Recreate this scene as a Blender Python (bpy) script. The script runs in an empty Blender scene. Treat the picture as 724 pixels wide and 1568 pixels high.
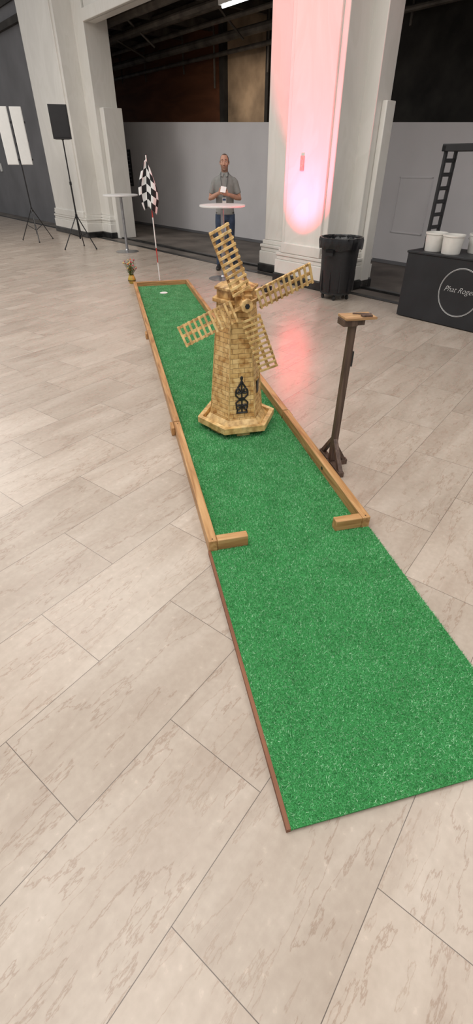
import bpy, math, random
from mathutils import Vector, Matrix
random.seed(7)
scene=bpy.context.scene
COL=scene.collection
R_=math.radians
# ---------------------------------------------------------------- materials
def newmat(name):
    m=bpy.data.materials.new(name); m.use_nodes=True
    nt=m.node_tree; b=nt.nodes['Principled BSDF']
    return m,nt,b
def N(nt,t,**kw):
    n=nt.nodes.new(t)
    for k,v in kw.items(): setattr(n,k,v)
    return n
def ramp(nt,stops):
    n=nt.nodes.new('ShaderNodeValToRGB'); e=n.color_ramp.elements
    while len(e)<len(stops): e.new(0.5)
    for i,(p,c) in enumerate(stops):
        e[i].position=p; e[i].color=(*c,1) if len(c)==3 else c
    return n
def mat(name,col,rough=0.6,metal=0.0,var=0.15,scale=20,bump=0.0,bscale=80,stretch=(1,1,1),spec=0.5,emit=None,estr=0):
    m,nt,b=newmat(name)
    tc=N(nt,'ShaderNodeTexCoord'); mp=N(nt,'ShaderNodeMapping'); mp.inputs['Scale'].default_value=stretch
    nt.links.new(tc.outputs['Object'],mp.inputs['Vector'])
    no=N(nt,'ShaderNodeTexNoise'); no.inputs['Scale'].default_value=scale; no.inputs['Detail'].default_value=5
    nt.links.new(mp.outputs[0],no.inputs['Vector'])
    lo=tuple(max(0,c*(1-var)) for c in col); hi=tuple(min(1,c*(1+var)) for c in col)
    r=ramp(nt,[(0.3,lo),(0.7,hi)])
    nt.links.new(no.outputs['Fac'],r.inputs['Fac']); nt.links.new(r.outputs['Color'],b.inputs['Base Color'])
    b.inputs['Roughness'].default_value=rough; b.inputs['Metallic'].default_value=metal
    b.inputs['Specular IOR Level'].default_value=spec
    if bump>0:
        n2=N(nt,'ShaderNodeTexNoise'); n2.inputs['Scale'].default_value=bscale
        nt.links.new(mp.outputs[0],n2.inputs['Vector'])
        bp=N(nt,'ShaderNodeBump'); bp.inputs['Strength'].default_value=bump; bp.inputs['Distance'].default_value=0.005
        nt.links.new(n2.outputs['Fac'],bp.inputs['Height']); nt.links.new(bp.outputs[0],b.inputs['Normal'])
    if emit:
        b.inputs['Emission Color'].default_value=(*emit,1); b.inputs['Emission Strength'].default_value=estr
    return m
def wood(name,c_lo,c_mid,c_hi,stretch=(3,40,40),rough=0.5,char=0.0):
    m,nt,b=newmat(name)
    tc=N(nt,'ShaderNodeTexCoord'); mp=N(nt,'ShaderNodeMapping'); mp.inputs['Scale'].default_value=stretch
    nt.links.new(tc.outputs['Object'],mp.inputs['Vector'])
    no=N(nt,'ShaderNodeTexNoise'); no.inputs['Scale'].default_value=1; no.inputs['Detail'].default_value=6; no.inputs['Distortion'].default_value=0.6
    nt.links.new(mp.outputs[0],no.inputs['Vector'])
    r=ramp(nt,[(0.3,c_lo),(0.5,c_mid),(0.72,c_hi)])
    nt.links.new(no.outputs['Fac'],r.inputs['Fac'])
    out=r.outputs['Color']
    if char>0:
        n2=N(nt,'ShaderNodeTexNoise'); n2.inputs['Scale'].default_value=22; n2.inputs['Detail'].default_value=4
        nt.links.new(tc.outputs['Object'],n2.inputs['Vector'])
        r2=ramp(nt,[(0.42,(1,1,1)),(0.66,(1-char,max(0.05,1-char*1.15),max(0.02,1-char*1.3)))])
        nt.links.new(n2.outputs['Fac'],r2.inputs['Fac'])
        mx=N(nt,'ShaderNodeMixRGB',blend_type='MULTIPLY'); mx.inputs['Fac'].default_value=1
        nt.links.new(out,mx.inputs['Color1']); nt.links.new(r2.outputs['Color'],mx.inputs['Color2']); out=mx.outputs['Color']
    nt.links.new(out,b.inputs['Base Color']); b.inputs['Roughness'].default_value=rough
    return m

M_black=mat('black_plastic',(0.012,0.012,0.014),0.45)
M_blackmetal=mat('black_metal',(0.02,0.02,0.022),0.35,0.3)
M_rubber=mat('dark_rubber',(0.02,0.02,0.02),0.8)
M_white=mat('white_paint',(0.82,0.82,0.80),0.5,var=0.04,scale=3)
M_partition=mat('partition_paint',(0.68,0.665,0.68),0.8,var=0.05,scale=1.2)
M_greywall=mat('grey_wall_paint',(0.16,0.16,0.17),0.8,var=0.15,scale=1.0)
M_concrete=mat('dark_concrete',(0.13,0.113,0.10),0.75,var=0.45,scale=1.5,bump=0.2)
M_blackstone=mat('black_marble',(0.018,0.018,0.018),0.35,var=0.9,scale=6)
M_ply=wood('raw_plywood',(0.12,0.042,0.02),(0.18,0.065,0.028),(0.25,0.095,0.045),(0.6,0.6,3),0.8)
M_plaster=mat('broken_plaster',(0.36,0.26,0.17),0.9,var=0.5,scale=1.6,bump=0.4,bscale=4)
M_darkceil=mat('dark_ceiling',(0.03,0.027,0.024),0.9,var=0.6,scale=2)
M_pipe=mat('rusty_pipe',(0.12,0.105,0.09),0.6,0.2,var=0.5,scale=3)

def marble():
    m,nt,b=newmat('white_marble')
    tc=N(nt,'ShaderNodeTexCoord')
    n1=N(nt,'ShaderNodeTexNoise'); n1.inputs['Scale'].default_value=0.9; n1.inputs['Detail'].default_value=7; n1.inputs['Distortion'].default_value=1.2
    mp=N(nt,'ShaderNodeMapping'); mp.inputs['Scale'].default_value=(1.6,1.6,0.7)
    nt.links.new(tc.outputs['Object'],mp.inputs['Vector']); nt.links.new(mp.outputs[0],n1.inputs['Vector'])
    r=ramp(nt,[(0.3,(0.71,0.69,0.645)),(0.48,(0.78,0.76,0.715)),(0.52,(0.74,0.72,0.67)),(0.7,(0.80,0.785,0.74))])
    nt.links.new(n1.outputs['Fac'],r.inputs['Fac'])
    nt.links.new(r.outputs['Color'],b.inputs['Base Color'])
    b.inputs['Roughness'].default_value=0.38
    return m
M_marble=marble()

def floor_tiles():
    m,nt,b=newmat('marble_floor_tiles'); L=nt.links
    tc=N(nt,'ShaderNodeTexCoord'); mp=N(nt,'ShaderNodeMapping'); mp.inputs['Location'].default_value=(-0.134,-0.326,0)
    L.new(tc.outputs['Object'],mp.inputs['Vector'])
    br=N(nt,'ShaderNodeTexBrick'); br.offset=0.5; br.offset_frequency=2; br.squash=1
    br.inputs['Scale'].default_value=1; br.inputs['Mortar Size'].default_value=0.0014; br.inputs['Mortar Smooth'].default_value=0.3
    br.inputs['Brick Width'].default_value=0.84; br.inputs['Row Height'].default_value=0.41; br.inputs['Bias'].default_value=0
    br.inputs['Color1'].default_value=(0,0,0,1); br.inputs['Color2'].default_value=(1,1,1,1); br.inputs['Mortar'].default_value=(0.5,0.5,0.5,1)
    L.new(mp.outputs[0],br.inputs['Vector'])
    off=N(nt,'ShaderNodeVectorMath',operation='SCALE'); off.inputs['Scale'].default_value=37.0
    L.new(br.outputs['Color'],off.inputs[0])
    add=N(nt,'ShaderNodeVectorMath',operation='ADD'); L.new(mp.outputs[0],add.inputs[0]); L.new(off.outputs[0],add.inputs[1])
    m2=N(nt,'ShaderNodeMapping'); m2.inputs['Scale'].default_value=(1.3,5.5,1); m2.inputs['Rotation'].default_value=(0,0,0.15)
    L.new(add.outputs[0],m2.inputs['Vector'])
    n1=N(nt,'ShaderNodeTexNoise'); n1.inputs['Scale'].default_value=1.1; n1.inputs['Detail'].default_value=7; n1.inputs['Roughness'].default_value=0.55; n1.inputs['Distortion'].default_value=0.5
    L.new(m2.outputs[0],n1.inputs['Vector'])
    r1=ramp(nt,[(0.28,(0.405,0.335,0.280)),(0.5,(0.465,0.398,0.338)),(0.68,(0.515,0.450,0.390))])
    L.new(n1.outputs['Fac'],r1.inputs['Fac'])
    n2=N(nt,'ShaderNodeTexNoise'); n2.inputs['Scale'].default_value=0.7; n2.inputs['Detail'].default_value=12; n2.inputs['Roughness'].default_value=0.62; n2.inputs['Distortion'].default_value=0.15
    L.new(m2.outputs[0],n2.inputs['Vector'])
    r2=ramp(nt,[(0.454,(1,1,1)),(0.46,(0.62,0.50,0.43)),(0.467,(1,1,1)),(0.545,(1,1,1)),(0.549,(0.72,0.62,0.55)),(0.555,(1,1,1))])
    L.new(n2.outputs['Fac'],r2.inputs['Fac'])
    mx=N(nt,'ShaderNodeMixRGB',blend_type='MULTIPLY'); mx.inputs['Fac'].default_value=0.75
    L.new(r1.outputs['Color'],mx.inputs['Color1']); L.new(r2.outputs['Color'],mx.inputs['Color2'])
    rt=ramp(nt,[(0.0,(0.90,0.885,0.87)),(1.0,(1.06,1.05,1.04))]); L.new(br.outputs['Color'],rt.inputs['Fac'])
    mt=N(nt,'ShaderNodeMixRGB',blend_type='MULTIPLY'); mt.inputs['Fac'].default_value=1
    L.new(mx.outputs['Color'],mt.inputs['Color1']); L.new(rt.outputs['Color'],mt.inputs['Color2'])
    n3=N(nt,'ShaderNodeTexNoise'); n3.inputs['Scale'].default_value=38; n3.inputs['Detail'].default_value=4; L.new(add.outputs[0],n3.inputs['Vector'])
    r3=ramp(nt,[(0.3,(0.91,0.90,0.89)),(0.66,(1,1,1)),(0.73,(1.12,1.12,1.12))]); L.new(n3.outputs['Fac'],r3.inputs['Fac'])
    ms=N(nt,'ShaderNodeMixRGB',blend_type='MULTIPLY'); ms.inputs['Fac'].default_value=1
    L.new(mt.outputs['Color'],ms.inputs['Color1']); L.new(r3.outputs['Color'],ms.inputs['Color2'])
    mm=N(nt,'ShaderNodeMixRGB'); mm.inputs['Color2'].default_value=(0.12,0.095,0.08,1)
    L.new(br.outputs['Fac'],mm.inputs['Fac']); L.new(ms.outputs['Color'],mm.inputs['Color1'])
    L.new(mm.outputs['Color'],b.inputs['Base Color'])
    rr=N(nt,'ShaderNodeMapRange'); rr.inputs['To Min'].default_value=0.20; rr.inputs['To Max'].default_value=0.38; L.new(n1.outputs['Fac'],rr.inputs['Value'])
    L.new(rr.outputs[0],b.inputs['Roughness'])
    b.inputs['Specular IOR Level'].default_value=0.4
    return m
M_tiles=floor_tiles()

def turf():
    m,nt,b=newmat('turf_backing'); L=nt.links
    tc=N(nt,'ShaderNodeTexCoord')
    n1=N(nt,'ShaderNodeTexNoise'); n1.inputs['Scale'].default_value=260; n1.inputs['Detail'].default_value=3; n1.inputs['Roughness'].default_value=0.7
    L.new(tc.outputs['Object'],n1.inputs['Vector'])
    r=ramp(nt,[(0.34,(0.015,0.10,0.025)),(0.5,(0.035,0.22,0.06)),(0.66,(0.07,0.34,0.11))])
    L.new(n1.outputs['Fac'],r.inputs['Fac']); L.new(r.outputs['Color'],b.inputs['Base Color'])
    b.inputs['Roughness'].default_value=0.8; b.inputs['Specular IOR Level'].default_value=0.2
    return m
M_turf=turf()
def blademat():
    m,nt,b=newmat('turf_blades'); L=nt.links
    oi=N(nt,'ShaderNodeObjectInfo')
    r=ramp(nt,[(0.0,(0.04,0.24,0.065)),(0.4,(0.075,0.38,0.125)),(0.75,(0.15,0.54,0.22)),(1.0,(0.60,0.92,0.62))])
    L.new(oi.outputs['Random'],r.inputs['Fac'])
    ge=N(nt,'ShaderNodeNewGeometry')
    n2=N(nt,'ShaderNodeTexNoise'); n2.inputs['Scale'].default_value=7; n2.inputs['Detail'].default_value=3
    L.new(ge.outputs['Position'],n2.inputs['Vector'])
    r2=ramp(nt,[(0.35,(0.76,0.80,0.76)),(0.65,(1.1,1.06,1.1))]); L.new(n2.outputs['Fac'],r2.inputs['Fac'])
    mx=N(nt,'ShaderNodeMixRGB',blend_type='MULTIPLY'); mx.inputs['Fac'].default_value=1
    L.new(r.outputs['Color'],mx.inputs['Color1']); L.new(r2.outputs['Color'],mx.inputs['Color2'])
    L.new(mx.outputs['Color'],b.inputs['Base Color'])
    b.inputs['Roughness'].default_value=0.4; b.inputs['Specular IOR Level'].default_value=0.6
    return m
M_blade=blademat()
M_rail=wood('stained_pine',(0.27,0.125,0.045),(0.44,0.235,0.092),(0.58,0.35,0.16),(40,3,40),0.5)
M_railx=wood('stained_pine_cross',(0.27,0.125,0.045),(0.44,0.235,0.092),(0.58,0.35,0.16),(3,40,40),0.5)
M_browned=wood('brown_edge_board',(0.12,0.04,0.018),(0.19,0.07,0.03),(0.25,0.10,0.045),(40,3,40),0.6)
M_stand=wood('walnut_stain',(0.045,0.024,0.017),(0.085,0.05,0.036),(0.14,0.09,0.066),(60,60,4),0.5)
M_standtop=wood('oak_top',(0.25,0.13,0.06),(0.42,0.25,0.12),(0.52,0.34,0.18),(5,60,60),0.5)
M_burn=wood('torched_pine',(0.48,0.26,0.08),(0.65,0.41,0.16),(0.78,0.55,0.26),(14,14,14),0.5,char=0.60)
M_burnL=wood('torched_pine_light',(0.58,0.36,0.13),(0.72,0.49,0.21),(0.82,0.62,0.31),(12,12,12),0.5,char=0.42)
def towermat():
    m,nt,b=newmat('torched_brick_wood'); L=nt.links
    uv=N(nt,'ShaderNodeUVMap'); tc=N(nt,'ShaderNodeTexCoord')
    br=N(nt,'ShaderNodeTexBrick'); br.offset=0.5
    br.inputs['Scale'].default_value=1; br.inputs['Mortar Size'].default_value=0.0020; br.inputs['Mortar Smooth'].default_value=1.0
    br.inputs['Brick Width'].default_value=0.085; br.inputs['Row Height'].default_value=0.033
    br.inputs['Color1'].default_value=(0.68,0.43,0.165,1); br.inputs['Color2'].default_value=(0.84,0.60,0.28,1); br.inputs['Mortar'].default_value=(0.13,0.055,0.016,1)
    L.new(uv.outputs[0],br.inputs['Vector'])
    n=N(nt,'ShaderNodeTexNoise'); n.inputs['Scale'].default_value=26; n.inputs['Detail'].default_value=5; L.new(tc.outputs['Object'],n.inputs['Vector'])
    r=ramp(nt,[(0.44,(1,1,1)),(0.70,(0.58,0.42,0.26))]); L.new(n.outputs['Fac'],r.inputs['Fac'])
    mx=N(nt,'ShaderNodeMixRGB',blend_type='MULTIPLY'); mx.inputs['Fac'].default_value=1
    L.new(br.outputs['Color'],mx.inputs['Color1']); L.new(r.outputs['Color'],mx.inputs['Color2'])
    L.new(mx.outputs['Color'],b.inputs['Base Color']); b.inputs['Roughness'].default_value=0.5
    bp=N(nt,'ShaderNodeBump'); bp.inputs['Strength'].default_value=0.6; bp.inputs['Distance'].default_value=0.003; bp.invert=True
    L.new(br.outputs['Fac'],bp.inputs['Height']); L.new(bp.outputs[0],b.inputs['Normal'])
    return m
M_tower=towermat()

# ---------------------------------------------------------------- mesh builder
class MB:
    def __init__(s): s.v=[];s.f=[];s.m=[]
    def add(s,vs,fs,mi=0,M=None):
        o=len(s.v)
        for p in vs:
            p=Vector(p)
            if M is not None: p=M@p
            s.v.append(tuple(p))
        for f in fs:
            s.f.append([i+o for i in f]); s.m.append(mi)
    def box(s,x0,x1,y0,y1,z0,z1,mi=0,M=None):
        vs=[(x0,y0,z0),(x1,y0,z0),(x1,y1,z0),(x0,y1,z0),(x0,y0,z1),(x1,y0,z1),(x1,y1,z1),(x0,y1,z1)]
        s.add(vs,[(0,3,2,1),(4,5,6,7),(0,1,5,4),(1,2,6,5),(2,3,7,6),(3,0,4,7)],mi,M)
    def cbox(s,c,d,mi=0,M=None):
        s.box(c[0]-d[0]/2,c[0]+d[0]/2,c[1]-d[1]/2,c[1]+d[1]/2,c[2]-d[2]/2,c[2]+d[2]/2,mi,M)
    def loft(s,rings,n=16,mi=0,M=None,caps=True,phase=0):
        vs=[];fs=[]
        for (c,rx,ry,ux,uy) in rings:
            for k in range(n):
                a=2*math.pi*k/n+phase
                vs.append(Vector(c)+Vector(ux)*rx*math.cos(a)+Vector(uy)*ry*math.sin(a))
        for i in range(len(rings)-1):
            for k in range(n):
                k2=(k+1)%n
                fs.append((i*n+k,i*n+k2,(i+1)*n+k2,(i+1)*n+k))
        if caps:
            fs.append(tuple(reversed(range(n)))); fs.append(tuple((len(rings)-1)*n+k for k in range(n)))
        s.add(vs,fs,mi,M)
    def tube(s,pts,rad,n=10,mi=0,M=None,ref=(0,0,1)):
        pts=[Vector(p) for p in pts]
        if not isinstance(rad,(list,tuple)): rad=[rad]*len(pts)
        rings=[];pu=None
        for i,p in enumerate(pts):
            if i==0: t=pts[1]-p
            elif i==len(pts)-1: t=p-pts[i-1]
            else: t=(pts[i+1]-p).normalized()+(p-pts[i-1]).normalized()
            t.normalize()
            if pu is None:
                rf=Vector(ref)
                if abs(t.dot(rf))>0.95: rf=Vector((1,0,0))
                ux=rf.cross(t).normalized()
            else:
                ux=(pu-t*pu.dot(t)).normalized()
            pu=ux; uy=t.cross(ux)
            r=rad[i]
            rx,ry=(r if isinstance(r,tuple) else (r,r))
            rings.append((p,rx,ry,ux,uy))
        s.loft(rings,n,mi,M)
    def vl(s,prof,n=24,mi=0,M=None,c=(0,0),phase=0):
        s.loft([((c[0],c[1],z),r,r,(1,0,0),(0,1,0)) for r,z in prof],n,mi,M,True,phase)
    def ell(s,c,r,mi=0,n=16,k=10,M=None):
        rings=[]
        for i in range(k+1):
            a=-math.pi/2+math.pi*i/k
            rr=max(math.cos(a),0.02)
            rings.append(((c[0],c[1],c[2]+r[2]*math.sin(a)),r[0]*rr,r[1]*rr,(1,0,0),(0,1,0)))
        s.loft(rings,n,mi,M)
    def obj(s,name,mats,parent=None,bevel=0,smooth=True,angle=35,loc=None,rotz=None):
        me=bpy.data.meshes.new(name); me.from_pydata(s.v,[],s.f)
        for m in (mats if isinstance(mats,(list,tuple)) else [mats]): me.materials.append(m)
        for i,p in enumerate(me.polygons): p.material_index=s.m[i]
        me.update()
        if smooth:
            me.shade_smooth(); me.set_sharp_from_angle(angle=R_(angle))
        o=bpy.data.objects.new(name,me); COL.objects.link(o)
        if parent: o.parent=parent
        if loc is not None: o.location=loc
        if rotz is not None: o.rotation_euler=(0,0,rotz)
        if bevel:
            md=o.modifiers.new('bevel','BEVEL'); md.width=bevel; md.segments=2; md.limit_method='ANGLE'
        return o
def empty(name,loc=(0,0,0),rotz=0):
    e=bpy.data.objects.new(name,None); e.location=loc; e.rotation_euler=(0,0,rotz); COL.objects.link(e); return e

RA=R_(-50.52)                       # room axis: local x=-a (along column row), local y=q (depth)
RM=Matrix.Rotation(RA,4,'Z')
def W(a,q,z=0): return RM@Vector((-a,q,z))
def rbox(mb,a0,a1,q0,q1,z0,z1,mi=0): mb.box(-a1,-a0,q0,q1,z0,z1,mi)

# ---------------------------------------------------------------- floor
TA=R_(52.5)
def clip_floor():
    mb=MB(); Ti=Matrix.Rotation(-TA,4,'Z')
    corners=[W(-14,6.42),W(36,6.42),W(36,-16),W(-14,-16)]
    top=[Ti@c for c in corners]
    vs=[tuple(c) for c in top]+[(c.x,c.y,-0.1) for c in top]
    mb.add(vs,[(0,1,2,3),(7,6,5,4),(0,4,5,1),(1,5,6,2),(2,6,7,3),(3,7,4,0)])
    return mb.obj('floor',M_tiles,smooth=False,rotz=TA)
clip_floor()
mb=MB(); rbox(mb,-14,36,6.50,12.6,-0.1,-0.003); mb.obj('floor_concrete',M_concrete,smooth=False,rotz=RA)
mb=MB(); rbox(mb,-14,36,6.40,6.52,-0.1,0.006); mb.obj('trim_1',M_blackstone,smooth=False,rotz=RA)
mb=MB(); rbox(mb,7.4,13.4,6.85,6.95,-0.1,0.03); rbox(mb,-6,5.1,6.85,6.95,-0.1,0.03); mb.obj('trim_2',M_blackstone,smooth=False,rotz=RA)

# ---------------------------------------------------------------- columns
def column(core,pil,slab,name):
    mb=MB(); T=5.6
    layers=[(0,0.13,0.09,1),(0.13,0.34,0.07,0),(0.34,0.40,0.05,0),(0.40,0.45,0.065,0),(0.45,0.52,0.03,0),(0.52,T,0.0,0)]
    for z0,z1,e,mi in layers:
        rbox(mb,core[0]-e,core[1]+e,core[2]-e,core[3]+e,z0,z1,mi)
        rbox(mb,pil[0]-e,pil[1]+e,pil[2]-e,core[2]+0.02,z0,z1,mi)
    rbox(mb,pil[0]+0.10,pil[1]-0.10,pil[2]-0.035,pil[2]+0.01,0.52,T)
    rbox(mb,pil[0]+0.06,pil[1]-0.06,pil[2]-0.07,pil[2]+0.01,0.45,0.60)
    rbox(mb,*slab,0)
    return mb.obj(name,[M_marble,M_blackstone],bevel=0.012,rotz=RA,angle=25)
column((5.17,7.3,6.7,7.02),(5.4,6.4,6.25,6.7),(5.08,5.165,6.82,7.02,0,2.33),'marble_column')
column((13.5,17.2,6.7,7.3),(14.0,16.1,6.25,6.7),(13.28,13.49,6.8,7.3,0,2.72),'marble_column')
mb=MB(); rbox(mb,7.31,13.48,6.75,7.0,4.15,5.6); rbox(mb,7.31,13.48,6.68,6.78,4.15,4.35); rbox(mb,-6,5.16,6.75,7.0,4.15,5.6)
mb.obj('trim_header_beam',M_marble,rotz=RA,smooth=False,bevel=0.01)

# ---------------------------------------------------------------- partition and back-of-house
mb=MB()
def ptop(a): return 2.22+(a-6.0)*0.0422
a0,a1=-8,24
vs=[(-a,q,z) for q in (9.2,9.32) for (a,z) in ((a0,0),(a1,0),(a1,ptop(a1)),(a0,ptop(a0)))]
mb.add(vs,[(0,1,2,3),(7,6,5,4),(0,4,5,1),(1,5,6,2),(2,6,7,3),(3,7,4,0)])
mb.obj('wall_partition',M_partition,rotz=RA,smooth=False)
mb=MB(); rbox(mb,a0,24,9.18,9.2,0,0.06); mb.obj('baseboard_partition',M_greywall,rotz=RA,smooth=False)
mb=MB()
rbox(mb,13.9,24,11.0,11.2,0,6,0)
rbox(mb,9,13.9,11.05,11.2,0,6,1)
rbox(mb,-8,9,11.1,11.2,0,6,2)
rbox(mb,13.8,14.0,10.9,11.1,0,6,2)
for a in (10.4,12.0): rbox(mb,a,a+0.12,10.95,11.06,0,6,2)
mb.obj('wall_back',[M_ply,M_plaster,M_darkceil],rotz=RA,smooth=False)
mb=MB(); rbox(mb,17.2,36,7.0,7.2,0,5.2); mb.obj('wall_left',M_greywall,rotz=RA,smooth=False)
mb=MB(); rbox(mb,17.2,36,6.95,7.2,5.2,6.4); mb.obj('trim_3',M_darkceil,rotz=RA,smooth=False)
mb=MB(); rbox(mb,-8,24,6.9,11.3,4.75,4.9); mb.obj('ceiling_service',M_darkceil,rotz=RA,smooth=False)
mb=MB(); rbox(mb,-8.2,-8,6.9,11.3,0,5.6); mb.obj('wall_right',M_greywall,rotz=RA,smooth=False)
mb=MB()
for q,z,r in ((8.0,4.45,0.10),(8.5,4.3,0.06),(9.1,4.5,0.13),(9.7,4.35,0.05),(10.3,4.2,0.09),(10.7,4.0,0.05)):
    mb.tube([(-23,q,z),(7.5,q,z)],r,10)
for k in range(14):
    a=-5+k*1.9+random.uniform(-.4,.4)
    mb.box(-a-0.06,-a+0.06,7.3,11.0,4.55,4.75)
    mb.tube([(-a,7.6+random.random()*3,4.7),(-a+0.05,8+random.random()*2.5,3.75+random.random()*0.4)],0.025,6)
    mb.tube([(-a+.3,10.8,4.7),(-a+.3,10.8,3.2+random.random())],0.03,6)
mb.obj('ceiling_pipework',M_pipe,rotz=RA)
mb=MB(); rbox(mb,-3,3.5,9.9,10.5,2.4,2.9); rbox(mb,1,2.2,10,10.4,2.9,3.6); mb.obj('ventilation_duct',M_pipe,rotz=RA,smooth=False)
M_lamp=mat('lamp_glow',(0.9,0.9,0.9),0.4,emit=(0.95,1,0.98),estr=6)
mb=MB(); rbox(mb,9.2,10.4,8.1,8.25,4.12,4.2,0); mb.tube([(-10.35,8.17,4.10),(-9.25,8.17,4.10)],0.025,8,1)
mb.tube([(-10,8.17,4.2),(-10,8.17,4.74)],0.008,6,0);mb.tube([(-9.5,8.17,4.2),(-9.5,8.17,4.74)],0.008,6,0)
mb.obj('fluorescent_lamp',[M_white,M_lamp],rotz=RA)
mb=MB(); rbox(mb,16.5,16.95,9.16,9.2,1.05,2.0,0)
for i in range(9): rbox(mb,16.53,16.92,9.15,9.165,1.10+i*0.1,1.13+i*0.1,1)
mb.obj('wall_vent',[M_blackmetal,M_greywall],rotz=RA,smooth=False)
mb=MB()
for b_ in ((5.95,5.97,.55,1.45),(6.63,6.65,.55,1.45),(5.95,6.65,1.43,1.45),(5.95,6.65,.55,.57)): rbox(mb,b_[0]-.35,b_[1]-.35,9.185,9.2,b_[2],b_[3])
rbox(mb,5.62,6.28,9.193,9.2,.57,1.43)
mb.obj('trim_access_panel',M_partition,rotz=RA,smooth=False)
M_brass=mat('old_brass',(0.50,0.40,0.33),0.4,0.2)
mb=MB(); rbox(mb,5.96,6.03,6.198,6.215,1.56,1.74,0)
for z in (1.60,1.68): rbox(mb,5.98,6.01,6.194,6.2,z,z+0.03,0)
mb.obj('outlet_plate',[M_brass,M_rubber],rotz=RA,bevel=0.003)
mb=MB(); rbox(mb,22.6,22.75,6.96,7.0,1.4,1.65,0); rbox(mb,22.65,22.7,6.94,6.96,1.48,1.56,0); mb.obj('light_switch',M_white,rotz=RA,bevel=0.004)

# ---------------------------------------------------------------- golf lane
LA=R_(13.45); LO=Vector((0.158,0.524,0))
lane=empty('mini_golf_lane',LO,LA)
LEN=8.05; WD=0.92; MZ=0.016
mb=MB()
def turfslab(x0,x1,y0,y1): mb.box(x0,x1,y0,y1,0.008,MZ)
turfslab(0.010,WD-0.002,0,1.306); turfslab(0.049,WD-0.049,1.306,2.742); turfslab(0.049,WD-0.049,2.748,5.203); turfslab(0.049,WD-0.049,5.209,LEN-0.049)
mb.obj('turf_mat',M_turf,lane,smooth=False)
mb=MB()
def plane(x0,x1,y0,y1): mb.add([(x0,y0,MZ-0.001),(x1,y0,MZ-0.001),(x1,y1,MZ-0.001),(x0,y1,MZ-0.001)],[(0,1,2,3)])
plane(0.012,WD+0.001,0.001,1.30); plane(0.052,WD-0.052,1.30,2.742); plane(0.052,WD-0.052,2.748,5.203); plane(0.052,WD-0.052,5.209,LEN-0.052)
tb=mb.obj('turf_pile',M_blade,lane,smooth=False)
ng=bpy.data.node_groups.new('turf_pile','GeometryNodeTree')
ng.interface.new_socket('Geometry',in_out='INPUT',socket_type='NodeSocketGeometry'); ng.interface.new_socket('Geometry',in_out='OUTPUT',socket_type='NodeSocketGeometry')
gi=ng.nodes.new('NodeGroupInput'); go=ng.nodes.new('NodeGroupOutput')
dp=ng.nodes.new('GeometryNodeDistributePointsOnFaces'); dp.inputs['Density'].default_value=60000
cn=ng.nodes.new('GeometryNodeMeshCone'); cn.fill_type='NONE'; cn.inputs['Vertices'].default_value=3; cn.inputs['Radius Top'].default_value=0.0002; cn.inputs['Radius Bottom'].default_value=0.0013; cn.inputs['Depth'].default_value=0.011
sm=ng.nodes.new('GeometryNodeSetMaterial'); sm.inputs['Material'].default_value=M_blade
ip=ng.nodes.new('GeometryNodeInstanceOnPoints')
rv=ng.nodes.new('FunctionNodeRandomValue'); rv.data_type='FLOAT_VECTOR'; rv.inputs[0].default_value=(-0.75,-0.75,0); rv.inputs[1].default_value=(0.75,0.75,6.28)
rs=ng.nodes.new('FunctionNodeRandomValue'); rs.data_type='FLOAT'; rs.inputs[2].default_value=0.6; rs.inputs[3].default_value=1.15
l=ng.links
l.new(gi.outputs[0],dp.inputs['Mesh']); l.new(dp.outputs['Points'],ip.inputs['Points']); l.new(cn.outputs['Mesh'],sm.inputs['Geometry']); l.new(sm.outputs[0],ip.inputs['Instance'])
l.new(rv.outputs[0],ip.inputs['Rotation']); l.new(rs.outputs[1],ip.inputs['Scale']); l.new(ip.outputs[0],go.inputs[0])
md=tb.modifiers.new('pile','NODES'); md.node_group=ng
mb=MB()
mb.box(-0.004,0.010,0.0,1.306,0,0.022)
mb.box(0.01,WD-0.004,0.003,LEN-0.02,0,0.008)
mb.obj('base_board',M_browned,lane,smooth=False)
mb=MB(); RH=0.084; RW=0.048
segs=[(1.307,2.735),(2.750,5.197),(5.212,LEN)]
for y0,y1 in segs:
    mb.box(0,RW,y0,y1,0,RH); mb.box(WD-RW,WD,y0,y1,0,RH)
for y in (2.742,5.205):
    mb.box(-0.028,-0.001,y-0.07,y+0.04,0,RH-0.02); mb.box(WD+0.001,WD+0.02,y-0.06,y+0.04,0,RH-0.02)
mb.obj('side_rails',M_rail,lane,bevel=0.004)
mb=MB()
mb.box(RW+0.001,0.215,1.307,1.307+RW,MZ,RH); mb.box(WD-0.205,WD-RW-0.001,1.307,1.307+RW,MZ,RH)
mb.box(RW,WD-RW,LEN-RW,LEN,0,RH)
mb.obj('cross_rails',M_railx,lane,bevel=0.004)
mb=MB()
for (x,y) in ((0.024,1.325),(WD-0.024,1.325),(0.024,2.70),(WD-0.024,2.70)): mb.vl([(0.004,RH-0.001),(0.004,RH+0.0012)],8,0,None,(x,y))
mb.tube([(WD-RW-0.002,1.9,0.05),(WD-RW+0.002,1.9,0.05)],0.012,12)
mb.obj('rail_screws',M_blackmetal,lane)
mb=MB(); mb.vl([(0.058,MZ-0.001),(0.062,MZ+0.010),(0.056,MZ+0.012),(0.05,MZ+0.010)],28,0,None,(0.43,7.42))
mb.obj('golf_cup',M_white,lane)

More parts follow.
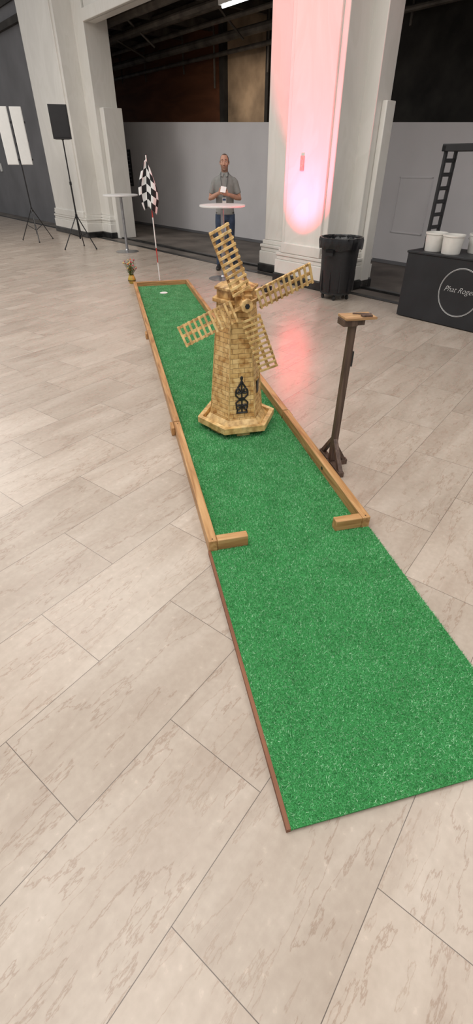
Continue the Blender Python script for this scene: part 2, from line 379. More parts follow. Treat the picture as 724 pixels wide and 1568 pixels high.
# ---------------------------------------------------------------- windmill
wm=empty('wooden_windmill',(0.0,3.30,0.022),LA)
def hexpts(R,z): return [(R*math.cos(R_(60*k)),R*math.sin(R_(60*k)),z) for k in range(6)]
mb=MB()
for k in range(6):
    a=R_(60*k+30); mb.cbox((0,0,0.0175),(0.10,0.05,0.035),0,Matrix.Rotation(a+math.pi/2,4,'Z')@Matrix.Translation((0,-0.20,0)))
mb.vl([(0.285,0.035),(0.285,0.05)],6)
for k in range(6):
    a=R_(60*k+30); ap=0.305*math.cos(R_(30))
    M=Matrix.Rotation(a,4,'Z')
    y=0.305/2; w=0.035; yi=y-w*math.tan(R_(30))
    x1=ap; x0=ap-w
    z0,z1=0.04,0.088
    mb.add([(x0,-yi,z0),(x1,-y,z0),(x1,y,z0),(x0,yi,z0),(x0,-yi,z1),(x1,-y,z1),(x1,y,z1),(x0,yi,z1)],[(0,3,2,1),(4,5,6,7),(0,1,5,4),(1,2,6,5),(2,3,7,6),(3,0,4,7)],0,M)
    xi=0.205*math.cos(R_(30)); h=0.205/2
    mb.add([(x0,-yi,0.05),(x0,yi,0.05),(xi,h,0.11),(xi,-h,0.11),(x0,-yi,0.045),(x0,yi,0.045),(xi,h,0.045),(xi,-h,0.045)],[(0,1,2,3),(7,6,5,4),(0,4,5,1),(2,6,7,3)],0,M)
mb.obj('base_platform',M_burnL,wm,bevel=0.003,smooth=False)
me=bpy.data.meshes.new('tower'); b0=hexpts(0.205,0.05); b1=hexpts(0.132,0.90)
me.from_pydata([Vector(p) for p in b0+b1],[],[(i,(i+1)%6,6+(i+1)%6,6+i) for i in range(6)]+[(5,4,3,2,1,0),(6,7,8,9,10,11)])
uvl=me.uv_layers.new(name='UVMap')
for pi,p in enumerate(me.polygons):
    for li in p.loop_indices:
        v=me.vertices[me.loops[li].vertex_index].co
        if pi<6:
            a=R_(60*pi+30); tx=(-math.sin(a),math.cos(a)); uvl.data[li].uv=(v.x*tx[0]+v.y*tx[1]+pi*0.37+5,v.z+1)
        else: uvl.data[li].uv=(v.x+3,v.y+3)
me.materials.append(M_tower); t=bpy.data.objects.new('tower',me); COL.objects.link(t); t.parent=wm
mb=MB()
for k in range(6):
    p,q=Vector(b0[k]),Vector(b1[k]); mb.tube([p*1.0,q*1.0],0.005,6)
mb.obj('corner_battens',M_burnL,wm)
mb=MB()
mb.vl([(0.165,0.90),(0.165,0.925)],6); mb.vl([(0.135,0.925),(0.135,0.975)],6); mb.vl([(0.15,0.975),(0.15,0.992)],6)
mb.vl([(0.14,0.992),(0.05,1.02)],6)
mb.obj('cap',M_burn,wm,bevel=0.003,smooth=False)
def front(x,z,o=0.0):
    ap=(0.205+(0.132-0.205)*(z-0.05)/0.85)*math.cos(R_(30))
    return (x,-(ap+o),z)
mb=MB()
def poly(pts,r=0.0065): mb.tube([front(x,z,0.006) for x,z in pts],r,6)
z0=0.165
def spiral(cx,cz,r,sgn,up,rad=0.0065):
    pts=[]
    for i in range(22):
        t_=i/21; a=t_*2.6*math.pi; rr=r*(1-0.75*t_)
        pts.append((cx+sgn*rr*math.cos(a),cz+up*rr*math.sin(a)))
    poly(pts,rad)
for sg in (-1,1):
    spiral(sg*0.024,z0+0.040,0.024,-sg,1); spiral(sg*0.024,z0+0.165,0.024,-sg,-1)
    poly([(sg*0.040,z0+0.045),(sg*0.044,z0+0.075),(sg*0.016,z0+0.103),(sg*0.044,z0+0.13),(sg*0.044,z0+0.16)])
    poly([(sg*0.030,z0+0.185),(sg*0.012,z0+0.21),(0,z0+0.235)])
    poly([(sg*0.034,z0+0.02),(sg*0.038,z0-0.005)])
poly([(-0.038,z0),(0.038,z0)],0.007)
poly([(0,z0),(0,z0+0.265)],0.006)
mb.cbox(front(0,z0+0.103,0.008),(0.04,0.010,0.022)); mb.ell(front(0,z0+0.252,0.006),(0.011,0.006,0.016),0,8,6)
mb.obj('iron_door_scroll',M_black,wm)
mb=MB()
M=Matrix.Rotation(R_(60),4,'Z')
mb.cbox(front(0,0.32,0.003),(0.05,0.006,0.10),0,M); mb.cbox(front(0,0.375,0.004),(0.06,0.012,0.01),1,M); mb.cbox(front(0,0.265,0.004),(0.06,0.012,0.01),1,M)
mb.obj('side_window',[M_black,M_burn],wm)
HZ=0.915; HY=-0.215
mb=MB()
mb.tube([(0.01,-0.08,HZ),(0.01,HY-0.02,HZ)],0.022,10,ref=(0,0,1)); mb.cbox((0.01,-0.13,HZ),(0.11,0.08,0.09))
mb.tube([(0.01,HY-0.035,HZ),(0.01,HY+0.02,HZ)],0.042,8)
mb.obj('hub',M_burn,wm,bevel=0.003)
mb=MB()
mb.tube([(0.01,HY-0.043,HZ),(0.01,HY-0.034,HZ)],0.016,6)
mb.obj('hub_bolt',M_blackmetal,wm)
mb=MB()
for k,ang in enumerate((22,112,202,292)):
    M=Matrix.Translation((0.01,HY,HZ))@Matrix.Rotation(-R_(ang),4,'Y')@Matrix.Rotation(R_(14),4,'X')
    mb.box(0.02,0.455,-0.006,0.005,-0.010,0.010,0,M)
    for zz in (-0.056,0.056): mb.box(0.080,0.455,-0.006,0.005,zz-0.008,zz+0.008,0,M)
    n=11
    for i in range(n):
        x=0.09+i*0.0357
        mb.box(x-0.0075,x+0.0075,-0.015,-0.006,-0.067,0.067,1,M)
mb.obj('sails',[M_burn,M_burnL],wm,smooth=False,bevel=0.0015)

# ---------------------------------------------------------------- score stand
ss=empty('scorecard_stand',(0.648,2.70,0),LA)
mb=MB()
Ml=Matrix.Rotation(R_(0.6),4,'Y')
mb.cbox((0,0,0.50),(0.038,0.038,0.92),0,Ml)
mb.box(-0.03,0.11,-0.019,0.019,0,0.038); mb.box(-0.019,0.019,-0.17,-0.02,0,0.038); mb.box(-0.019,0.019,0.02,0.17,0,0.038)
s_=1
mb.add([(s_*0.10,-0.015,0.038),(s_*0.07,-0.015,0.038),(s_*0.019,-0.015,0.13),(s_*0.019,-0.015,0.17),(s_*0.10,0.015,0.038),(s_*0.07,0.015,0.038),(s_*0.019,0.015,0.13),(s_*0.019,0.015,0.17)],[(0,1,2,3),(7,6,5,4),(0,4,5,1),(1,5,6,2),(2,6,7,3),(3,7,4,0)])
for s_ in (-1,1):
    mb.add([(-0.015,s_*0.16,0.038),(-0.015,s_*0.12,0.038),(-0.015,s_*0.019,0.17),(-0.015,s_*0.019,0.21),(0.015,s_*0.16,0.038),(0.015,s_*0.12,0.038),(0.015,s_*0.019,0.17),(0.015,s_*0.019,0.21)],[(0,1,2,3),(7,6,5,4),(0,4,5,1),(1,5,6,2),(2,6,7,3),(3,7,4,0)])
mb.box(-0.05,0.06,-0.03,0.03,0.925,0.96,0,Ml)
mb.obj('post_and_feet',M_stand,ss,bevel=0.003,smooth=False)
mb=MB(); mb.box(-0.07,0.115,-0.06,0.06,0.96,0.973,0,Ml); mb.box(-0.075,0.01,-0.045,0.045,0.925,0.96,1,Ml)
mb.tube([Ml@Vector((0.0,0.02,0.979)),Ml@Vector((0.10,-0.01,0.979))],0.0045,6,1); mb.box(0.03,0.09,-0.05,-0.02,0.973,0.983,1,Ml)
mb.obj('top_shelf',[M_standtop,M_stand],ss,bevel=0.002,smooth=False)
mb=MB(); mb.cbox((0.025,0,0.73),(0.014,0.03,0.09),0,Ml); mb.obj('pencil_clip',M_black,ss,bevel=0.003)

# ---------------------------------------------------------------- golf flag
fl=empty('golf_flag',(-1.338,8.80,0),0)
M_red=mat('red_paint',(0.5,0.05,0.04),0.4)
mb=MB()
lean=-0.04
def fp(z): return (lean*z/1.7,0,z)
bands=[(0.0,0.30,0),(0.30,0.52,1),(0.52,0.95,0),(0.95,1.05,1),(1.05,1.75,0)]
for z0_,z1_,mi in bands: mb.tube([fp(z0_),fp(z1_)],0.009,8,mi)
mb.vl([(0.05,0),(0.05,0.012),(0.015,0.02)],16,2); mb.ell((fp(1.76)[0],0,1.76),(0.014,0.014,0.014),2,8,6)
mb.obj('flag_pole',[M_white,M_red,M_black],fl)
def checker():
    m,nt,b=newmat('checkered_cloth'); uv=N(nt,'ShaderNodeUVMap'); ch=N(nt,'ShaderNodeTexChecker')
    ch.inputs['Scale'].default_value=1; ch.inputs['Color1'].default_value=(0.8,0.8,0.8,1); ch.inputs['Color2'].default_value=(0.01,0.01,0.012,1)
    nt.links.new(uv.outputs[0],ch.inputs['Vector']); nt.links.new(ch.outputs['Color'],b.inputs['Base Color']); b.inputs['Roughness'].default_value=0.8
    return m
nu,nv=24,30; vs=[];uvs=[]
for j in range(nv+1):
    v=j/nv
    for i in range(nu+1):
        u=i/nu
        wdt=0.29*(0.30+0.70*min(1,v*2.0+0.1))
        x=(u-0.55)*wdt*(1-0.4*max(0,v-0.7)/0.3*abs(u-0.5)*2)-0.035
        y=-0.03-0.035*math.sin(u*9+v*2)*(0.3+v)
        z=1.72-v*0.60-0.16*abs(u-0.45)-0.05*u
        vs.append((x,y,z)); uvs.append((u*4+0.001+v*0.6,v*6+0.001))
fs=[(j*(nu+1)+i,j*(nu+1)+i+1,(j+1)*(nu+1)+i+1,(j+1)*(nu+1)+i) for j in range(nv) for i in range(nu)]
me=bpy.data.meshes.new('flag_cloth'); me.from_pydata(vs,[],fs); ul=me.uv_layers.new(name='UVMap')
for l_ in me.loops: ul.data[l_.index].uv=uvs[l_.vertex_index]
me.materials.append(checker()); me.shade_smooth(); o=bpy.data.objects.new('flag_cloth',me); COL.objects.link(o); o.parent=fl
md=o.modifiers.new('s','SOLIDIFY'); md.thickness=0.002

# ---------------------------------------------------------------- flower vase
fv=empty('flower_vase',(-1.80,8.68,0),0)
M_pot=mat('yellow_pot',(0.45,0.30,0.05),0.4); M_leaf=mat('leaf_green',(0.10,0.13,0.03),0.6,var=0.5,scale=60); M_fl1=mat('orange_petals',(0.6,0.16,0.05),0.6,var=0.4,scale=50); M_fl2=mat('pink_petals',(0.45,0.08,0.10),0.6); M_fl3=mat('cream_petals',(0.65,0.45,0.15),0.6)
mb=MB(); mb.vl([(0.045,0),(0.062,0.03),(0.066,0.07),(0.05,0.11),(0.042,0.125),(0.048,0.135),(0.04,0.13)],20,0)
mb.vl([(0.068,0.045),(0.068,0.055)],20,1)
mb.obj('vase',[M_pot,M_black],fv)
mb=MB()
for i in range(46):
    a=random.uniform(0,6.28); rr=random.uniform(0.01,0.12); hz=random.uniform(0.20,0.36)
    tip=(rr*math.cos(a),rr*math.sin(a),hz)
    mb.tube([(0.01*math.cos(a),0.01*math.sin(a),0.11),(tip[0]*0.6,tip[1]*0.6,0.11+(hz-0.11)*0.6),tip],0.0022,5,0)
    if i%2:
        s_=random.uniform(0.009,0.017); mb.ell(tip,(s_,s_,s_*0.8),1+i%3,8,5)
    for _ in range(3):
        q=random.uniform(0.4,0.95); b_=random.uniform(0,6.28); l_=random.uniform(0.02,0.045)
        c=Vector((tip[0]*q,tip[1]*q,0.11+(hz-0.11)*q)); d=Vector((math.cos(b_),math.sin(b_),0.5))*l_; w=Vector((-math.sin(b_),math.cos(b_),0))*l_*0.25
        mb.add([c,c+d*0.5+w,c+d,c+d*0.5-w],[(0,1,2,3)],0)
mb.obj('flowers',[M_leaf,M_fl1,M_fl2,M_fl3],fv)

# ---------------------------------------------------------------- cocktail tables
M_tabtop=mat('table_laminate',(0.78,0.77,0.76),0.35,var=0.03)
def table(loc):
    e=empty('cocktail_table',loc,0)
    mb=MB(); mb.vl([(0.36,1.075),(0.38,1.08),(0.38,1.10),(0.375,1.105)],48,0); mb.obj('round_top',M_tabtop,e)
    mb=MB(); mb.vl([(0.035,0.03),(0.03,0.06),(0.03,1.05),(0.12,1.06),(0.12,1.078)],20,0); mb.vl([(0.26,0),(0.26,0.008),(0.05,0.035),(0.035,0.06)],40,0); mb.obj('pedestal',mat('brushed_steel',(0.35,0.35,0.36),0.3,0.8),e)
table((-2.56,12.25,0)); table((-0.235,9.1,0))

# ---------------------------------------------------------------- trash can
tcn=empty('trash_can',(1.515,7.62,0),0.3); tcn.scale=(0.96,0.96,0.97)
mb=MB()
mb.vl([(0.235,0.10),(0.245,0.13),(0.262,0.40),(0.268,0.42),(0.262,0.44),(0.285,0.74),(0.300,0.745),(0.305,0.78),(0.312,0.79),(0.312,0.82),(0.30,0.83),(0.285,0.82),(0.27,0.5),(0.25,0.16)],40,0)
for k in range(10):
    a=R_(36*k); M=Matrix.Rotation(a,4,'Z'); mb.box(0.243,0.268,-0.012,0.012,0.12,0.40,0,M)
for k in (0,1):
    M=Matrix.Rotation(math.pi*k+0.6,4,'Z'); mb.box(0.29,0.34,-0.06,0.06,0.66,0.70,0,M); mb.box(0.325,0.34,-0.06,0.06,0.62,0.70,0,M)
mb.obj('bin_body',M_black,tcn)
mb=MB()
n=60
vs=[];fs=[]
prof=[(0.27,0.76),(0.297,0.838),(0.318,0.838),(0.325,0.80),(0.322,0.73),(0.318,0.69)]
for j,(r,z) in enumerate(prof):
    for k in range(n):
        a=2*math.pi*k/n; w=0.006*math.sin(k*1.9+j)+0.004*math.sin(k*3.7)
        vs.append(((r+w)*math.cos(a),(r+w)*math.sin(a),z+(0.012*math.sin(k*0.9) if j>=4 else 0)))
for j in range(len(prof)-1):
    for k in range(n): fs.append((j*n+k,j*n+(k+1)%n,(j+1)*n+(k+1)%n,(j+1)*n+k))
mb.add(vs,fs); mb.obj('bin_liner',mat('bin_liner_film',(0.012,0.012,0.014),0.25),tcn)
mb=MB(); mb.vl([(0.22,0.075),(0.24,0.08),(0.24,0.105),(0.22,0.11)],32,0)
for k in range(5):
    a=R_(72*k+20); x,y=0.2*math.cos(a),0.2*math.sin(a)
    mb.tube([(x-0.012,y,0.034),(x+0.012,y,0.034)],0.034,14); mb.tube([(x,y,0.034),(x,y,0.08)],0.01,6)
mb.obj('dolly',M_rubber,tcn)

# ---------------------------------------------------------------- bar counter
BC=Vector((2.183,6.617,0))
bar=empty('portable_bar',BC,RA)
M_barblk=mat('bar_black_panel',(0.014,0.015,0.018),0.5,var=0.3,scale=3)
mb=MB(); mb.box(0,1.83,0.0,0.62,0.01,0.75); mb.box(-0.012,1.845,-0.012,0.635,0.75,0.775); mb.box(0.03,1.80,0.03,0.6,0,0.01)
mb.obj('bar_body',M_barblk,bar,bevel=0.006,smooth=False)
mb=MB()
def ladder(x):
    for y in (0.34,0.56): mb.box(x,x+0.035,y-0.02,y+0.02,0.775,1.80)
    mb.box(x,x+0.03,0.34,0.56,0.775,0.83)
    for i in range(6): mb.box(x+0.002,x+0.03,0.36,0.54,0.98+i*0.135,1.02+i*0.135)
ladder(0.0); ladder(1.79)
for x in (0.0,1.79): mb.box(x-0.01,x+0.045,0.28,0.62,1.76,1.82)
mb.box(-0.01,1.84,0.28,0.34,1.76,1.83); mb.box(-0.01,1.84,0.56,0.62,1.76,1.83); mb.box(0,1.83,0.34,0.56,1.77,1.79)
mb.obj('shelf_frame',M_black,bar,bevel=0.006,smooth=False)
M_ink=mat('white_print',(0.6,0.6,0.6),0.5,var=0.02)
mb=MB(); cx,cz=0.80,0.40
for rr,w in ((0.265,0.003),(0.256,0.0015)):
    pts=[(cx+rr*math.cos(2*math.pi*i/64),-0.003,cz+rr*math.sin(2*math.pi*i/64)) for i in range(60)]
    mb.tube(pts,w,5,ref=(0,1,0))
mb.obj('logo_ring',M_ink,bar)
cu=bpy.data.curves.new('logo_text','FONT'); cu.body="Phat Roger"; cu.size=0.088; cu.shear=0.45; cu.align_x='CENTER'; cu.extrude=0.0005; cu.offset=-0.0015; cu.materials.append(M_ink)
to=bpy.data.objects.new('logo_text',cu); COL.objects.link(to); to.parent=bar; to.location=(cx-0.01,-0.002,cz+0.0); to.rotation_euler=(math.pi/2,0,0)
def bucket(x,y,h=0.2):
    p=RM@Vector((x,y,0))+BC
    e=empty('plastic_bucket',(p.x,p.y,0.7755),0)
    mb=MB(); mb.vl([(0.105,0),(0.108,0.01),(0.122,h-0.02),(0.13,h-0.018),(0.13,h),(0.118,h),(0.104,0.02)],32,0)
    mb.tube([(0.13*math.cos(t_),0.13*math.sin(t_),h-0.03-0.05*math.sin(t_)) for t_ in [math.pi*i/14 for i in range(15)]],0.002,5,0)
    mb.obj('bucket_body',mat('bucket_cream',(0.72,0.70,0.66),0.45,var=0.04),e)
bucket(0.22,0.20); bucket(0.48,0.15); bucket(0.66,0.44)

# ---------------------------------------------------------------- PA speaker on tripod
sp=empty('pa_speaker_on_stand',(-3.76,12.75,0),R_(18))
mb=MB()
mb.tube([(0,0,0.35),(0,0,1.3)],0.018,12); mb.tube([(0,0,1.25),(0,0,2.10)],0.014,12)
mb.tube([(0,0,1.26),(0,0,1.32)],0.026,12); mb.tube([(0,0,0.62),(0,0,0.70)],0.028,12); mb.tube([(0,0,0.22),(0,0,0.28)],0.024,12); mb.tube([(0,0,0.2),(0,0,0.7)],0.016,10)
for k in range(3):
    a=R_(120*k+80); d=Vector((math.cos(a),math.sin(a),0))
    mb.tube([d*0.02+Vector((0,0,0.66)),d*0.42+Vector((0,0,0.02))],0.012,8); mb.tube([d*0.02+Vector((0,0,0.25)),d*0.23+Vector((0,0,0.33))],0.009,8)
    mb.ell(d*0.42+Vector((0,0,0.018)),(0.02,0.02,0.018),0,8,6)
mb.obj('tripod',M_blackmetal,sp)
mb=MB()
mb.add([(-0.19,-0.17,2.06),(0.19,-0.17,2.06),(0.13,0.17,2.06),(-0.13,0.17,2.06),(-0.19,-0.17,2.62),(0.19,-0.17,2.62),(0.13,0.15,2.62),(-0.13,0.15,2.62)],[(0,3,2,1),(4,5,6,7),(0,1,5,4),(1,2,6,5),(2,3,7,6),(3,0,4,7)])
mb.box(-0.165,0.165,-0.178,-0.17,2.09,2.59); mb.box(-0.06,0.06,0.16,0.19,2.3,2.34)
mb.tube([(0,0,2.05),(0,0,2.12)],0.03,12)
mb.obj('speaker_cabinet',M_black,sp,bevel=0.015)

# ---------------------------------------------------------------- LED light panels on stand
lp=empty('led_panel_light_stand',(-5.30,14.15,0),R_(12))
M_led=mat('led_diffuser',(0.80,0.80,0.78),0.5,var=0.02)
mb=MB()
mb.tube([(0,0,0.15),(0,0,1.75)],0.016,10)
for k in range(3):
    a=R_(120*k+40); d=Vector((math.cos(a),math.sin(a),0))
    mb.tube([d*0.02+Vector((0,0,0.7)),d*0.44+Vector((0,0,0.02))],0.011,8); mb.tube([d*0.02+Vector((0,0,0.25)),d*0.22+Vector((0,0,0.36))],0.008,8); mb.ell(d*0.44+Vector((0,0,0.016)),(0.02,0.02,0.016),0,8,6)
mb.tube([(0,0,0.66),(0,0,0.74)],0.026,10)
mb.box(-0.30,0.30,0.02,0.05,1.70,1.74); mb.box(-0.30,0.30,0.02,0.05,2.4,2.44); mb.box(-0.015,0.015,0.0,0.04,1.7,2.45)
mb.obj('stand',M_blackmetal,lp)
mb=MB()
for x in (-0.19,0.13):
    mb.box(x-0.12,x+0.14,-0.02,0.02,1.62,2.70,0)
    mb.box(x-0.11,x+0.13,-0.026,-0.02,1.63,2.69,1)
mb.obj('panels',[M_white,M_led],lp,bevel=0.005,smooth=False)

# ---------------------------------------------------------------- uplight
ul_=W(5.92,5.50)
up=empty('led_uplight',(ul_.x,ul_.y,0),RA)
mb=MB(); mb.box(-0.07,0.07,-0.06,0.06,0.0,0.08,0); mb.vl([(0.045,0.08),(0.045,0.09)],20,1)
mb.obj('uplight_body',[M_black,mat('uplight_lens',(0.6,0.1,0.1),0.2,emit=(1,0.12,0.12),estr=6)],up,bevel=0.01)

# ---------------------------------------------------------------- man
man=empty('standing_man',(-0.21,10.02,0),R_(-3))
M_skin=mat('skin',(0.50,0.27,0.19),0.55,var=0.10,scale=30)
M_hair=mat('short_grey_brown_hair',(0.07,0.045,0.035),0.8,var=0.5,scale=200)
M_beard=mat('stubble_beard',(0.27,0.155,0.11),0.8,var=0.3,scale=300)
M_shirt=mat('grey_polo',(0.24,0.24,0.23),0.85,var=0.14,scale=8,bump=0.9,bscale=11)
M_jean=mat('blue_denim',(0.035,0.055,0.10),0.85,var=0.3,scale=12,bump=0.2,bscale=300)
M_shoe=mat('dark_shoes',(0.02,0.018,0.018),0.5)
def remesh(o,vox,it=6,fac=0.6):
    md=o.modifiers.new('r','REMESH'); md.mode='VOXEL'; md.voxel_size=vox; md.use_smooth_shade=True
    s_=o.modifiers.new('s','SMOOTH'); s_.iterations=it; s_.factor=fac
X=(1,0,0);Y=(0,1,0)
mb=MB()
mb.loft([((0,0.01,0.80),0.155,0.10,X,Y),((0,0.01,0.88),0.172,0.118,X,Y),((0,0.0,0.96),0.160,0.112,X,Y),((0,0,1.02),0.150,0.105,X,Y)],24)
for s_ in (-1,1):
    mb.tube([(s_*0.085,0.01,0.90),(s_*0.095,0.0,0.78),(s_*0.105,-0.012,0.50),(s_*0.115,0.01,0.30),(s_*0.12,0.02,0.06)],[(0.086,0.096),(0.086,0.092),(0.063,0.068),(0.058,0.064),(0.056,0.060)],16)
o=mb.obj('jeans',M_jean,man); remesh(o,0.012,4)
mb=MB()
for s_ in (-1,1):
    mb.loft([((s_*0.12,0.07,0.045),0.03,0.04,X,(0,0,1)),((s_*0.12,0.04,0.055),0.042,0.055,X,(0,0,1)),((s_*0.125,-0.05,0.05),0.046,0.05,X,(0,0,1)),((s_*0.135,-0.13,0.035),0.050,0.036,X,(0,0,1)),((s_*0.14,-0.19,0.028),0.036,0.026,X,(0,0,1)),((s_*0.14,-0.205,0.026),0.015,0.015,X,(0,0,1))],14)
o=mb.obj('shoes',M_shoe,man); remesh(o,0.008,3)
EL={-1:Vector((-0.262,0.01,1.14)),1:Vector((0.262,0.01,1.14))}
SH={-1:Vector((-0.172,0.01,1.415)),1:Vector((0.172,0.01,1.415))}
mb=MB()
mb.loft([((0,0,0.90),0.170,0.122,X,Y),((0,-0.01,1.02),0.162,0.126,X,Y),((0,-0.012,1.15),0.162,0.124,X,Y),((0,-0.005,1.28),0.176,0.122,X,Y),((0,0.0,1.37),0.184,0.112,X,Y),((0,0.006,1.425),0.172,0.098,X,Y),((0,0.010,1.465),0.138,0.082,X,Y),((0,0.012,1.495),0.095,0.070,X,Y),((0,0.01,1.525),0.064,0.060,X,Y)],28)
for s_ in (-1,1):
    a=SH[s_]; e=EL[s_]
    mb.tube([a+Vector((-s_*0.06,0,0.012)),a+Vector((-s_*0.02,0,0.0)),a+Vector((s_*0.012,0,-0.035)),a.lerp(e,0.45),a.lerp(e,0.74)],[0.040,0.052,0.057,0.056,0.058],16)
o=mb.obj('polo_shirt',M_shirt,man); remesh(o,0.011,6)
mb=MB()
mb.tube([(0.060*math.cos(t_),0.006+0.062*math.sin(t_),1.520+0.016*math.sin(t_)) for t_ in [R_(-75+330*i/24) for i in range(25)]],[(0.008,0.018)]*25,8)
for s_ in (-1,1):
    mb.add([(s_*0.008,-0.060,1.512),(s_*0.052,-0.050,1.520),(s_*0.060,-0.072,1.475),(s_*0.030,-0.086,1.462),(s_*0.008,-0.066,1.508),(s_*0.052,-0.056,1.524),(s_*0.062,-0.080,1.473),(s_*0.030,-0.094,1.460)],[(0,1,2,3),(7,6,5,4),(0,4,5,1),(1,5,6,2),(2,6,7,3),(3,7,4,0)])
o=mb.obj('shirt_collar',M_shirt,man)
WR={-1:Vector((-0.085,-0.27,1.235)),1:Vector((0.080,-0.285,1.215))}
mb=MB()
for s_ in (-1,1):
    a=SH[s_]; e=EL[s_]; w=WR[s_]
    mb.tube([a.lerp(e,0.45),a.lerp(e,0.8),e,e.lerp(w,0.3),e.lerp(w,0.7),w],[0.044,0.042,0.040,0.042,0.033,0.026],14)
    d=Vector((-s_*0.75,-0.35,0.25)).normalized()
    side=Vector((0,-0.45,0.9)).normalized(); side=(side-d*side.dot(d)).normalized(); nrm=d.cross(side)*(1 if s_>0 else -1)
    mb.loft([(w,0.024,0.02,side,nrm),(w+d*0.03,0.036,0.018,side,nrm),(w+d*0.07,0.042,0.016,side,nrm),(w+d*0.095,0.038,0.013,side,nrm)],12)
    curl=nrm
    for i,ln in enumerate((0.068,0.078,0.072,0.056)):
        off=side*(0.030-0.020*i); b_=w+d*0.085+off
        k1=b_+d*ln*0.45+curl*0.006; k2=k1+d*ln*0.22+curl*ln*0.30; k3=k2-d*ln*0.05+curl*ln*0.32
        mb.tube([b_,k1,k2,k3],[0.0098,0.0092,0.0085,0.0065],8)
    t0=w+d*0.025+side*0.028; t1=t0+d*0.022+side*0.026+curl*0.008; t2=t1+d*0.028+side*0.012+curl*0.010
    mb.tube([t0,t1,t2],[0.013,0.0115,0.008],8)
o=mb.obj('arms_and_hands',M_skin,man); remesh(o,0.0045,3,0.5)
mb=MB(); mb.box(-0.045,0.05,-0.004,0.0,-0.045,0.055,0,Matrix.Translation((-0.005,-0.345,1.285))@Matrix.Rotation(R_(-35),4,'X')@Matrix.Rotation(R_(10),4,'Y'))
mb.obj('paper_note',M_white,man,smooth=False)
HC=Vector((0,-0.005,1.665))
mb=MB()
mb.tube([(0,0.015,1.44),(0,0.012,1.52),(0,0.005,1.60)],[(0.062,0.062),(0.056,0.058),(0.056,0.06)],16)
mb.ell(HC+Vector((0,0.012,0.03)),(0.076,0.096,0.088),0,24,16)
mb.loft([(HC+Vector((0,-0.045,-0.118)),0.022,0.018,X,Y),(HC+Vector((0,-0.035,-0.105)),0.045,0.045,X,Y),(HC+Vector((0,-0.022,-0.07)),0.062,0.066,X,Y),(HC+Vector((0,-0.012,-0.02)),0.070,0.083,X,Y),(HC+Vector((0,-0.006,0.03)),0.070,0.086,X,Y)],24)
mb.tube([HC+Vector((0,-0.088,0.018)),HC+Vector((0,-0.102,-0.012)),HC+Vector((0,-0.112,-0.032)),HC+Vector((0,-0.095,-0.042))],[0.008,0.011,0.014,0.012],10)
for s_ in (-1,1):
    mb.ell(HC+Vector((s_*0.012,-0.098,-0.036)),(0.009,0.010,0.008),0,10,6)
    mb.tube([HC+Vector((s_*0.012,-0.092,0.026)),HC+Vector((s_*0.05,-0.078,0.028))],[0.009,0.007],8)
    mb.tube([HC+Vector((s_*0.074,0.012,0.012)),HC+Vector((s_*0.080,0.022,0.0)),HC+Vector((s_*0.075,0.012,-0.035))],[(0.008,0.015),(0.008,0.017),(0.006,0.010)],10)
    mb.ell(HC+Vector((s_*0.04,-0.068,-0.028)),(0.022,0.018,0.018),0,10,6)
mb.ell(HC+Vector((0,-0.088,-0.066)),(0.024,0.010,0.008),0,12,6)
mb.ell(HC+Vector((0,-0.070,-0.105)),(0.022,0.016,0.014),0,12,6)
hd=mb.obj('head',[M_skin,M_beard,M_hair],man); remesh(hd,0.0045,3,0.5)
dg=bpy.context.evaluated_depsgraph_get(); me2=bpy.data.meshes.new_from_object(hd.evaluated_get(dg))
hd.modifiers.clear(); hd.data=me2
if len(me2.materials)<3:
    me2.materials.clear()
    for m_ in (M_skin,M_beard,M_hair): me2.materials.append(m_)
for p in me2.polygons:
    c=p.center-HC; mi=0
    jt=-0.060+abs(c.x)*0.35
    if c.z<jt and c.z>-0.135 and c.y<0.02 and not (abs(c.x)<0.022 and -0.074<c.z<-0.058 and c.y<-0.085): mi=1
    if -0.060<c.z<-0.046 and abs(c.x)<0.032 and c.y<-0.07: mi=1
    if c.z>0.100 and c.y<-0.02: mi=2
    if c.y>=-0.02 and c.z>0.02+(-0.5*c.y if c.y<0.03 else 0.0): mi=2
    if c.y>0.045 and c.z>-0.06: mi=2
    if abs(c.x)>0.055 and -0.03<c.y<0.01 and c.z>-0.01 and abs(c.x)<0.078: mi=2
    p.material_index=mi
me2.shade_smooth()
mb=MB()
for s_ in (-1,1):
    mb.ell(HC+Vector((s_*0.031,-0.0830,0.006)),(0.0105,0.005,0.0045),0,10,6)
    mb.ell(HC+Vector((s_*0.031,-0.0875,0.006)),(0.0048,0.0025,0.0042),1,8,6)
    mb.tube([HC+Vector((s_*0.014,-0.100,0.030)),HC+Vector((s_*0.032,-0.094,0.035)),HC+Vector((s_*0.052,-0.080,0.028))],[0.003,0.004,0.002],6,2)
mb.tube([HC+Vector((-0.022,-0.092,-0.066)),HC+Vector((0,-0.099,-0.064)),HC+Vector((0.022,-0.092,-0.066))],[0.002,0.003,0.002],6,3)
mb.obj('face_details',[M_white,M_black,M_hair,mat('lips',(0.33,0.12,0.10),0.5)],man)
M_lan=mat('dark_lanyard',(0.02,0.02,0.03),0.7)
mb=MB()
for s_ in (-1,1):
    mb.tube([(s_*0.05,0.05,1.53),(s_*0.066,-0.01,1.525),(s_*0.062,-0.10,1.44),(s_*0.035,-0.145,1.30),(s_*0.006,-0.155,1.17)],[(0.003,0.007)]*5,6,0)
mb.box(-0.035,0.035,-0.166,-0.16,1.06,1.165,1); mb.box(-0.028,0.028,-0.168,-0.166,1.12,1.15,2)
mb.obj('lanyard_badge',[M_lan,M_white,mat('badge_blue',(0.05,0.08,0.2),0.5)],man)
mb=MB()
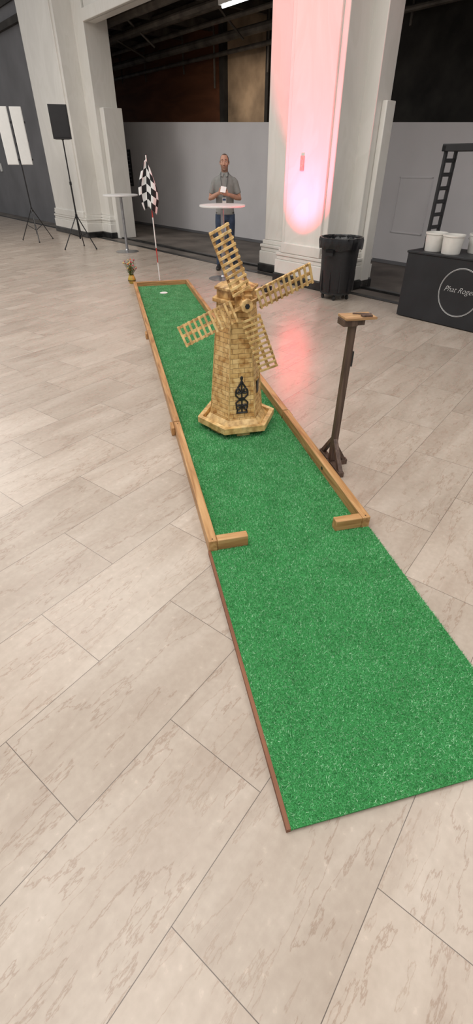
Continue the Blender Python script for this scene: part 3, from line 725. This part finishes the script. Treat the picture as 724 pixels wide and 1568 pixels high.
mb.tube([(0.166*math.cos(t_),0.120*math.sin(t_),0.93) for t_ in [2*math.pi*i/30 for i in range(31)]],[(0.004,0.016)]*31,6); mb.obj('belt',M_shoe,man)

# ---------------------------------------------------------------- lights
def area(name,loc,size,power,col=(1,0.95,0.89),rot=(0,0,0),sy=None):
    l=bpy.data.lights.new(name,'AREA'); l.energy=power; l.color=col; l.size=size
    if sy: l.shape='RECTANGLE'; l.size_y=sy
    o=bpy.data.objects.new(name,l); o.location=loc; o.rotation_euler=rot; COL.objects.link(o); return o
area('hall_light',( -1.5,1.0,5.4),3.4,165)
area('hall_light',( 3.5,2.0,5.4),3.0,115)
area('hall_light',( -3.0,6.0,5.4),3.2,170)
area('hall_light',( -7.5,10.5,5.4),3.0,240)
area('hall_light',( 1.0,-3.0,5.4),3.2,150)
sv=W(12.5,9.6,4.0); area('service_fill',(sv.x,sv.y,sv.z),1.0,26,(1,0.85,0.7))  # added fill without a fixture, brightens the back walls above the partition
sl=bpy.data.lights.new('red_uplight','SPOT'); sl.energy=2100; sl.color=(1,0.03,0.07); sl.spot_size=R_(64); sl.spot_blend=1.0; sl.shadow_soft_size=0.04
so=bpy.data.objects.new('red_uplight',sl); so.location=(ul_.x,ul_.y,0.12); COL.objects.link(so)
tgt=W(5.88,6.22,2.5); so.rotation_euler=(tgt-so.location).to_track_quat('-Z','Y').to_euler()
w=bpy.data.worlds.new('w'); scene.world=w; w.use_nodes=True
w.node_tree.nodes['Background'].inputs['Color'].default_value=(1,0.98,0.96,1); w.node_tree.nodes['Background'].inputs['Strength'].default_value=0.47

# ---------------------------------------------------------------- camera
cam=bpy.data.cameras.new('camera'); cam.sensor_fit='VERTICAL'; cam.sensor_height=36; cam.lens=36*700/1568
cam.clip_start=0.02
co=bpy.data.objects.new('camera',cam); co.location=(0,0,1.65); co.rotation_euler=(math.pi/2-math.atan(534/700),0,0); COL.objects.link(co); scene.camera=co
scene.view_settings.view_transform='Standard'
scene.view_settings.look='None'
